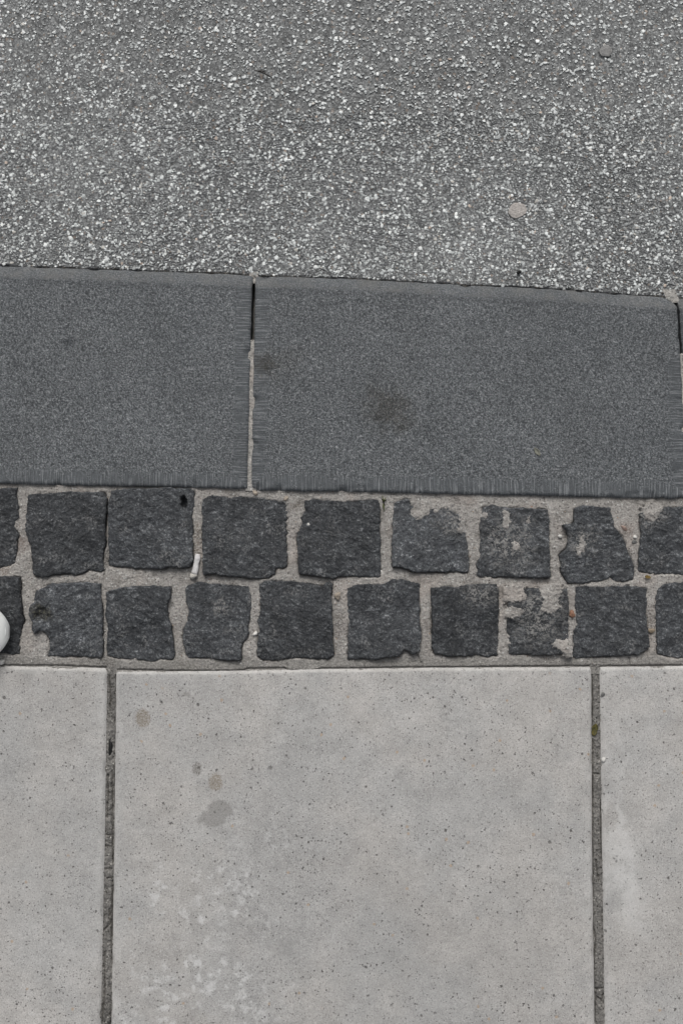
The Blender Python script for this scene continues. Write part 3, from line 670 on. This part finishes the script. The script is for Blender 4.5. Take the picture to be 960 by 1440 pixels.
ALLP = [s['poly'] for s in STONES]
def band_dens(x, y):
    m_ = np.ones(len(x), bool)
    for q in ALLP:
        j = (x > q[:, 0].min()) & (x < q[:, 0].max()) & (y > q[:, 1].min()) & (y < q[:, 1].max())
        if j.any():
            t = m_[j]; t &= ~inside(x[j], y[j], q); m_[j] = t
    return m_ * 1.0
chips('grit', 2600, (-.455, .455, float(P(0, 934)[1]), float(P(0, 690)[1])), lambda x, y: lvl(x, y) - .0001, (.0009, .0030), MCH, strip_parent,
      [(.42, .40, .37, 5), (.62, .61, .58, 2), (.16, .15, .14, 3), (.75, .75, .73, 1), (.36, .27, .20, 1), (.28, .17, .12, .4)], 8, dens=band_dens, flat=.5, kind_tilt=True)

# ------------------------------------------------------------------ pavement of concrete slabs
yp = float(P(0, 937)[1])
pavement = flat_box('pavement', -3.2, 3.2, yp - 2.6, yp + .0, -.052, MG, kind='structure')
def make_slab(name, pts, seed, depth=.05):
    raw = PP(pts, 0); poly = densify(raw, .006, .0004, seed)
    x0, y0 = poly.min(0); x1, y1 = poly.max(0)
    def lines(a, b, band=.020):
        return np.concatenate([np.arange(a - .002, a + band, .0013), np.arange(a + band, b - band, .007), np.arange(b - band, b + .003, .0013)])
    def topf(x, y, d):
        z = fbm(x, y, .2, 3, seed) * .0006 + fbm(x, y, .02, 2, seed + 2) * .0001
        e = np.clip(1 - d / .0042, 0, 1); z = z - .0030 * e ** 1.6
        z = z - np.clip(fbm(x, y, .022, 3, seed + 5) - .25, 0, 1) * .006 * sstep(.004, 0, d)
        return z
    loop = densify(raw, .03)
    return plate(name, poly, lines(x0, x1), lines(y0, y1), topf, depth, {'edge': lambda x, y: segdist(x, y, loop)[0]})
def ext(a, b, y):   # continue a side line down to photo row y
    t = (y - a[1]) / (b[1] - a[1]); return (a[0] + (b[0] - a[0]) * t, y)
YB = 1700           # lower end of the first course, below the frame
slabs = []
for pts, seed in (([(-533, 934), (-200, 935.5), (0, 937), (100, 938.5), (147, 940), (150.5, 944), (147, 1180), (141.5, 1440), ext((147, 1180), (141.5, 1440), YB), (-562, YB)], 3),
                  ([(165, 944), (240, 944.5), (340, 943.5), (430, 941.5), (600, 939.5), (829, 938.3), (831.5, 941), (832.5, 1180), (836, 1440), ext((832.5, 1180), (836, 1440), YB), ext((160.5, 1180), (156, 1440), YB), (156, 1440), (160.5, 1180), (163, 947)], 5),
                  ([(844, 938.3), (960, 936.8), (1200, 935), (1527, 933), (1560, YB), ext((846.5, 1180), (850.5, 1440), YB), (850.5, 1440), (846.5, 1180), (843, 941)], 9)):
    me, c = make_slab('paving_slab', pts, seed); slabs.append(link('paving_slab', me, MS, pavement, c))
slabs[0]['label'] = 'left concrete slab, cool grey with fine dark pits'
slabs[1]['label'] = 'middle concrete slab with dark stains and pale blotches'
slabs[2]['label'] = 'right concrete slab with a pale vertical streak'
pw = .637; ph = float(slabs[1].dimensions.y) if False else .800
y_first = yp; y_len = yp - float(P(0, YB)[1])
for src, dx, dy in ((0, -1, 0), (0, -2, 0), (2, 1, 0), (2, 2, 0)) + tuple((1, k, 1) for k in range(-3, 4)) + tuple((1, k, 2) for k in range(-3, 4)):
    o = slabs[src].copy(); COL.objects.link(o); o.parent = pavement
    if 'label' in o: del o['label']
    o.location.x += dx * pw + (.31 if dy == 1 else 0); o.location.y -= dy * (y_len + .010)

def jz(seed):
    def f(x, y, u):
        gap = sstep(.30, .05, np.abs(u - (.12 if seed > 5 else .86)) * 2.2) * sstep(-.25, .35, fbm(x * 0 + seed, y, .05, 3, seed + 7))   # filling shrunk from one side
        z = -.0036 + fbm(x, y, .03, 3, seed) * .0012 + fbm(x, y * .7, .0050, 3, seed + 1, .7) * .0024
        z = z + .0014 * np.exp(-((u - .5) / .22) ** 2)
        return z - .005 * gap - .0012 * sstep(.80, 1.0, np.abs(u - .5) * 2)
    return f
def jcrack(lines):
    L = [densify(PP(l), .0015, .0008, 30 + k, closed=False) for k, l in enumerate(lines)]
    def f(X, Y):
        c = np.zeros(X.shape)
        for q in L:
            j = (Y > q[:, 1].min() - .004) & (Y < q[:, 1].max() + .004)
            if j.any():
                d = np.full(X.shape, 1.0); d[j] = segdist(X[j], Y[j], q, False)[0]
                c = np.maximum(c, sstep(.0013, .0004, d))
        return c
    return f
jl = [(149, 1175), (158, 1175)], [(147, 1190), (160, 1192)], [(146, 1222), (157, 1223)], [(150, 1236), (158, 1235)], [(153, 1280), (155, 1300), (150, 1306), (144, 1310)], \
     [(151, 1090), (152, 1120), (150, 1150)], [(157, 1085), (158, 1130), (157, 1160)], [(153, 950), (155, 985), (154, 1000)], [(146, 1340), (147, 1390), (143, 1440)], [(158, 1150), (158, 1215)], [(157, 1240), (156, 1330)]
jr = [(832, 945), (833, 960), (834, 990), (833, 1010)], [(833, 1089), (842, 1089)], [(834, 1300), (838, 1325), (836, 1345), (835, 1375)], [(833, 1392), (849, 1391)], [(838, 1396), (838, 1405), (836, 1440)], [(840, 1404), (846, 1407), (849, 1400)], \
     [(834, 1040), (834, 1110)], [(834, 1110), (833, 1200), (834, 1300)], [(838, 1210), (842, 1240)], [(845, 1130), (846, 1210)]
strip_fill('joint_filling', [(149, 936), (144, 1180), (138, 1440), ext((144, 1180), (138, 1440), YB)], [(166, 936), (163, 1180), (159, 1440), ext((163, 1180), (159, 1440), YB)], jz(3), MJ, pavement, 20, .0011, jcrack(jl))
strip_fill('joint_filling', [(829, 934), (830, 1180), (833, 1440), ext((830, 1180), (833, 1440), YB)], [(846, 934), (849, 1180), (853, 1440), ext((849, 1180), (853, 1440), YB)], jz(13), MJ, pavement, 20, .0011, jcrack(jr))
flat_box('bedding_layer', -3.2, 3.2, yp - 2.6, yp - .004, -.014, MJ, parent=pavement)

# ------------------------------------------------------------------ small things lying about
def blob(name, px, py, z, rx, ry_, h, rot, mat, seed, label, cat, n=18, rings=7, group=None, flatb=True, irr=.26):
    """a small rounded lump, closed, uneven outline"""
    r = np.random.default_rng(seed); x0, y0 = P(px, py, z)
    th = np.arange(n) * 2 * math.pi / n
    wob = 1 + irr * (np.cos(2 * th + r.uniform(0, 6)) * .5 + np.cos(3 * th + r.uniform(0, 6)) * .4 + np.cos(5 * th + r.uniform(0, 6)) * .3) + r.normal(0, irr * .15, n)
    V = []; ph_ = np.linspace(.02, math.pi - .02, rings)
    for p in ph_:
        rr = math.sin(p) ** .8; zz = math.cos(p)
        for k in range(n): V.append((math.cos(th[k]) * rr * wob[k] * rx, math.sin(th[k]) * rr * wob[k] * ry_, zz * h / 2 * (1 + .15 * math.cos(th[k] + seed))))
    F = []
    for a in range(rings - 1):
        for k in range(n): F.append((a * n + k, (a + 1) * n + k, (a + 1) * n + (k + 1) % n, a * n + (k + 1) % n))
    V = np.array(V); me = bpy.data.meshes.new(name); F.append(tuple(range(n))); F.append(tuple(reversed(range((rings - 1) * n, rings * n))))
    me.from_pydata([tuple(v) for v in V], [], F); me.update(); [setattr(p, 'use_smooth', True) for p in me.polygons]
    if group is None: group = {'pebble': 'pebbles and grains lying on the paving', 'chewing gum': 'flattened chewing gum on the asphalt'}.get(cat)
    o = link(name, me, mat, None, (float(x0), float(y0), z + h * (.10 if cat == 'pebble' else .35)), label=label, cat=cat, group=group); o.rotation_euler = (0, 0, rot)
    return o
MGum = plain('old_gum', (.40, .375, .355), .8, .30, 330, .2, .0016)
MGumD = plain('dirty_gum', (.235, .233, .229), .85, .3, 420, .3, .0006)
blob('chewing_gum', 727, 296, ZR + .0007, .0120, .0108, .0012, .5, MGum, 3, 'pale flattened chewing gum stuck on the chippings of the asphalt', 'chewing gum', 40, 9, irr=.11)
blob('chewing_gum', 851, 72, ZR + .0006, .0085, .0085, .0016, .2, MGumD, 4, 'dark grey flattened chewing gum on the asphalt near the top right', 'chewing gum', 26, 9, irr=.12)

MT, MR, MW = plain('tan_pebble', (.33, .285, .235), .7, .35, 500), plain('rust_pebble', (.27, .15, .10), .7, .4, 500), plain('white_pebble', (.60, .59, .56), .6, .2, 500)
MGr = plain('grey_pebble', (.15, .15, .145), .7)
ZL = -.0020
blob('pebble', 474.5, 838, ZL, .0042, .0050, .0055, .4, MT, 5, 'tan striped pebble in the mortar between two dark cobbles, beside the sprouting cobble corner'.replace(', beside the sprouting cobble corner', ''), 'pebble', 14)
blob('pebble', 803.5, 863.5, ZL, .0042, .0046, .0050, .2, MR, 6, 'rust red pebble in the mortar to the right of the ragged cobble', 'pebble', 14)
blob('pebble', 848, 1068, .0006, .0032, .0028, .0030, .2, MW, 7, 'white pebble on the edge of the right concrete slab', 'pebble', 12)
blob('pebble', 359, 693, ZL, .0034, .0034, .0042, .2, MT, 8, 'tan pebble just below the joint of the two kerb stones', 'pebble', 12)
blob('pebble', 402, 701, ZL, .0036, .0028, .0038, .7, MT, 9, 'tan pebble at the upper right corner of the lobed cobble', 'pebble', 12)
blob('stone_shard', 939.5, 421.5, -.0045, .0024, .0036, .0036, .5, plain('pale_shard', (.27, .27, .255), .8, .3, 300), 10, 'pale stone shard at the cut corner of the middle kerb stone', 'stone shard', 10)
blob('pebble', 891, 762, ZL, .0032, .0032, .0035, .7, MGr, 11, 'grey pebble in the mortar right of the broken cobble, upper of two', 'pebble', 12)
blob('pebble', 915, 887, ZL, .0046, .0034, .0040, .3, plain('brown_pebble', (.27, .22, .16), .7), 12, 'brown pebble in the mortar left of the last cobble of the lower row', 'pebble', 12)
blob('pebble', 877, 743, ZL, .0044, .0028, .0040, 2.2, plain('red_brown_pebble', (.27, .20, .17), .7), 13, 'brownish stone in the wide mortar wedge right of the broken cobble', 'pebble', 12)
blob('pebble', 359, 891, ZL, .0034, .0026, .0040, .3, MW, 14, 'whitish pebble in the mortar between the waisted cobble and its right neighbour', 'pebble', 12)
blob('pebble', 3, 931, ZL + .001, .0045, .0032, .0050, .3, MW, 15, 'pale pebble in the mortar below the white shoe at the left edge', 'pebble', 10)
blob('pebble', 433.5, 737.5, .0022, .0019, .0019, .0022, .3, MW, 16, 'tiny white grain lying on a dark cobble of the upper row', 'pebble', 8)
blob('pebble', 847, 976.5, .0004, .0030, .0030, .0022, .3, MGr, 17, 'dark grey pebble on the right concrete slab close to its corner', 'pebble', 10) 
blob('pebble', 794, 824, .0, .0042, .0042, .004, .3, MGr, 18, 'grey pebble at the top right corner of the ragged cobble', 'pebble', 10) if False else None
blob('pebble', 787, 754, -.001, .0030, .0022, .0030, .3, MW, 19, 'white grain in the mortar left of the broken cobble', 'pebble', 10)
blob('pebble', 892, 755, -.001, .0026, .0026, .0030, .3, MW, 20, 'white grain in the mortar wedge just above a grey pebble', 'pebble', 10)

def tube(name, pts, rad, mat, parent=None, n=8, flat=1.0, caps=True, **kw):
    pts = np.array(pts, float); rad = np.broadcast_to(rad, (len(pts),)); V = []; T = np.gradient(pts, axis=0)
    for p, t, r_ in zip(pts, T, rad):
        t = t / np.linalg.norm(t); s_ = np.cross(t, (0, 0, 1)); s_ /= np.linalg.norm(s_) + 1e-9; u_ = np.cross(s_, t)
        for k in range(n):
            a = 2 * math.pi * k / n; V.append(p + s_ * math.cos(a) * r_ + u_ * math.sin(a) * r_ * flat)
    F = [(i * n + k, i * n + (k + 1) % n, (i + 1) * n + (k + 1) % n, (i + 1) * n + k) for i in range(len(pts) - 1) for k in range(n)]
    if caps: F += [tuple(reversed(range(n))), tuple(range((len(pts) - 1) * n, len(pts) * n))]
    V = np.array(V); c = np.zeros(3) if parent is not None else pts[0].copy()
    me = bpy.data.meshes.new(name); me.from_pydata([tuple(v - c) for v in V], [], F); me.update(); [setattr(p, 'use_smooth', True) for p in me.polygons]
    return link(name, me, mat, parent, tuple(c), **kw)
def pt(px, py, z): x, y = P(px, py, z); return (float(x), float(y), z)

# cigarette end: paper tube flattened, tobacco end darker
MP_ = plain('cigarette_paper', (.60, .59, .59), .85, .16, 170, .2, .0018); MTb = plain('frayed_filter', (.52, .50, .46), .95, .35, 900, .1, .001)
butt = tube('cigarette_butt', [pt(278.2, 779.5, .0015), pt(278, 781, .0020), pt(277.6, 786, .0012), pt(276.0, 792, .0016), pt(275.7, 798, .0008), pt(274, 804, .001), pt(273, 807.5, .0005)],
            [.0026, .0036, .0040, .0034, .0040, .0039, .0045], MP_, n=16, flat=.42, label='squashed white cigarette butt in the mortar joint between two upper cobbles', cat='cigarette butt')
e = tube('frayed_end', [np.array(pt(273, 807.3, .0006)) - np.array(butt.location), np.array(pt(272.2, 811, .0004)) - np.array(butt.location), np.array(pt(273.5, 812.5, .0)) - np.array(butt.location)], [.0047, .0052, .0034], MTb, butt, n=11, flat=.55)

# short black tube sunk in the left slab joint
MBk = plain('plain_black', (.012, .012, .012), .6, .3)
tube('black_sliver', [pt(156.2, 1039, -.004), pt(156, 1045, -.0035), pt(155.8, 1052, -.0038), pt(155.8, 1059, -.0038), pt(155.8, 1064, -.005)], [.0025, .0029, .0029, .0029, .0022], MBk, n=8, flat=.7,
     label='short black sliver in the left slab joint', cat='plastic scrap')

def leaf(name, px, py, z, L, Wd, rot, mat, label, cat='leaf', group='leaf scraps on the paving', curl=.25, tilt=(0, 0), parent=None, seed=0):
    nu, nv = 12, 7; V = []
    for i in range(nu):
        u = i / (nu - 1); wv = Wd / 2 * math.sin(math.pi * (u * .94 + .03)) ** .7 * (1 + .15 * math.sin(9 * u + seed))
        for j in range(nv):
            v = j / (nv - 1) * 2 - 1; V.append(((u - .5) * L, v * wv, curl * L * (u - .5) ** 2 + .9 * curl * abs(v) * wv + .0003))
    F = [(i * nv + j, (i + 1) * nv + j, (i + 1) * nv + j + 1, i * nv + j + 1) for i in range(nu - 1) for j in range(nv - 1)]
    me = bpy.data.meshes.new(name); me.from_pydata(V, [], F); me.update(); [setattr(p, 'use_smooth', True) for p in me.polygons]
    x, y = P(px, py, z); o = link(name, me, mat, None, (float(x), float(y), z), label=label, cat=cat, group=group); o.rotation_euler = (tilt[0], tilt[1], rot)
    md = o.modifiers.new('thickness', 'SOLIDIFY'); md.thickness = .00035
    return o
MLf = M('decaying_leaf'); _n = MLf.noise(190, 3, .7); MLf = MLf.fin(MLf.ramp(_n, [(.35, (.020, .018, .010)), (.5, (.065, .062, .022)), (.65, (.13, .105, .03))]), .6)
leaf('leaf_scrap', 835.3, 1026, -.002, .0155, .0085, 1.35, MLf, 'olive brown leaf scrap stuck in the right slab joint', seed=1)
MSd = plain('dry_leaf', (.215, .215, .18), .8, .25, 300)
leaf('leaf_scrap', 755, 635, .0036, .0125, .0058, -.95, MSd, 'small pale curled leaf scrap lying on the middle kerb stone', curl=.5, tilt=(.35, 0), seed=3)
leaf('leaf_scrap', 910, 811.3, .0, .0078, .0044, -.2, plain('ochre_leaf', (.16, .11, .035), .7, .4, 400), 'tiny ochre leaf scrap in the mortar under the broken cobble row, right side', seed=5)

# twig on the asphalt
MTw = plain('dark_twig', (.030, .026, .024), .8, .3)
tw = tube('twig', [pt(358, 99, -.004), pt(364, 100.3, -.003), pt(370, 102.5, -.003), pt(376, 105.5, -.0035), pt(382, 109, -.0045)], [.0006, .0010, .0009, .0008, .0004], MTw, n=6,
          label='thin dark forked twig lying on the asphalt', cat='twig')
l0 = np.array(tw.location); tube('side_shoot', [np.array(pt(363, 100, -.003)) - l0, np.array(pt(368, 99.6, -.002)) - l0, np.array(pt(372.5, 101.2, -.003)) - l0], [.0008, .0007, .0004], MTw, tw, n=6)
# a fleck of dark litter by the kerb and specks on the road
blob('tar_crumb', 729, 383, ZR + .0012, .0034, .0026, .0035, .4, MBk, 31, 'black tar crumb on the asphalt below the pale gum', 'tar crumb', 9)
blob('tar_crumb', 340, 1248.5, .0003, .0001, .0001, .0001, 0, MBk, 31, '', '', 5) if False else None

# sprout of grass by the kerb
MGs = plain('grass_blade', (.11, .125, .045), .6, .35, 300)
gx, gy = P(539, 706, -.002)
gr = bpy.data.objects.new('grass_sprout', None); COL.objects.link(gr); gr.location = (float(gx), float(gy), -.003); gr.empty_display_size = .01
gr['label'] = 'tiny green and brown sprout in the mortar between kerb and cobbles'; gr['category'] = 'grass sprout'
for k, (dx, dy, h) in enumerate(((-4, 6, .004), (-2, 9, .006), (3, 7, .005), (5, 4, .003), (-1, -9, .003), (1, -14, .002), (2, -6, .005))):
    s_ = np.array((dx * PX, dy * PX, 0)); tube('blade', [(0, 0, 0), s_ * .5 + (0, 0, h), s_ + (0, 0, h * .9)], [.0007, .0008, .0002], MGs if k % 3 else MTw, gr, n=5, flat=.4)

# ------------------------------------------------------------------ the shoe at the left edge
MRub = M('white_rubber'); MRub = MRub.fin(MRub.mul((.86, .88, .865), MRub.lin(MRub.noise(40, 3, .6), .3, .7, .97, 1.02)), .38, None, .5)
MCan = plain('white_canvas', (.70, .70, .68), .9, .08, 900, .2, .0004); MSol = plain('sole_rubber', (.82, .84, .825), .5, .04)
MLin = plain('shoe_lining', (.25, .25, .26), .9, .1)
tipx, tipy = P(11.0, 889, .018); LEN = .29
shoe = bpy.data.objects.new('shoe', None); COL.objects.link(shoe); shoe.location = (float(tipx), float(tipy), .002); shoe.empty_display_size = .05
shoe['label'] = 'smooth white rubber toe of a shoe at the left edge above a dark cobble'; shoe['category'] = 'shoe'
def half_w(s):   # s = distance behind the tip
    t = s / LEN
    if s < .043: return .0405 * math.sqrt(max(0, 1 - (1 - s / .043) ** 2))
    return float(np.interp(t, [.148, .30, .45, .62, .80, .92, .97, 1.0], [.0405, .048, .044, .036, .034, .031, .022, .004]))
def loft(name, secs, mat, n=28, parent=None):
    V = []; 
    for x, cy_, z0, hw, h, p in secs:
        for k in range(n):
            a = 2 * math.pi * k / n; c, s_ = math.cos(a), math.sin(a)
            V.append((x, cy_ + hw * math.copysign(abs(c) ** p, c), z0 + h * (.5 + .5 * math.copysign(abs(s_) ** p, s_))))
    F = [(i * n + k, i * n + (k + 1) % n, (i + 1) * n + (k + 1) % n, (i + 1) * n + k) for i in range(len(secs) - 1) for k in range(n)]
    F += [tuple(reversed(range(n))), tuple(range((len(secs) - 1) * n, len(secs) * n))]
    me = bpy.data.meshes.new(name); me.from_pydata(V, [], F); me.update(); [setattr(q, 'use_smooth', True) for q in me.polygons]
    return link(name, me, mat, parent)
ss = [.0003, .002, .005, .010, .017, .026, .036, .05, .07, .09, .12, .15, .18, .21, .24, .265, .28, .289]
loft('sole', [(-s - .002, 0, 0, half_w(s) * .95, .016, .5) for s in ss], MSol, 32, shoe)
def top_h(s): return float(np.interp(s, [0, .003, .01, .02, .04, .07], [.006, .014, .022, .030, .038, .044]))
loft('toe_cap', [(-s - .0008, 0, .004, max(.001, half_w(s + .001) * .995 - .0005), top_h(s), .95 if s < .01 else .85) for s in np.concatenate([np.linspace(.0, .01, 7), np.linspace(.014, .062, 12)])], MRub, 40, shoe)
loft('upper', [(-s, 0, .012, max(.01, half_w(s) * np.interp(s, [.05, .1, .29], [.97, .93, .95])), float(np.interp(s, [.055, .10, .15, .20, .28], [.037, .055, .075, .072, .080])), .8) for s in (.056, .065, .08, .10, .12, .14, .17, .20, .23, .255, .272, .282)], MCan, 32, shoe)
loft('lining', [(-s, 0, .070, w_, .019 if s > .17 else .016, 1.0) for s, w_ in ((.160, .004), (.168, .018), (.19, .024), (.22, .025), (.25, .022), (.268, .010))], MLin, 20, shoe)
for k in range(5):
    s = .088 + k * .015; zt = .012 + float(np.interp(s, [.055, .10, .15, .20], [.037, .055, .075, .072]))
    tube('lace', [(-s, -.020, zt - .005), (-s, -.012, zt + .0005), (-s, 0, zt + .002), (-s, .012, zt + .0005), (-s, .020, zt - .005)], .0028, MCan, shoe, n=6, flat=.5)
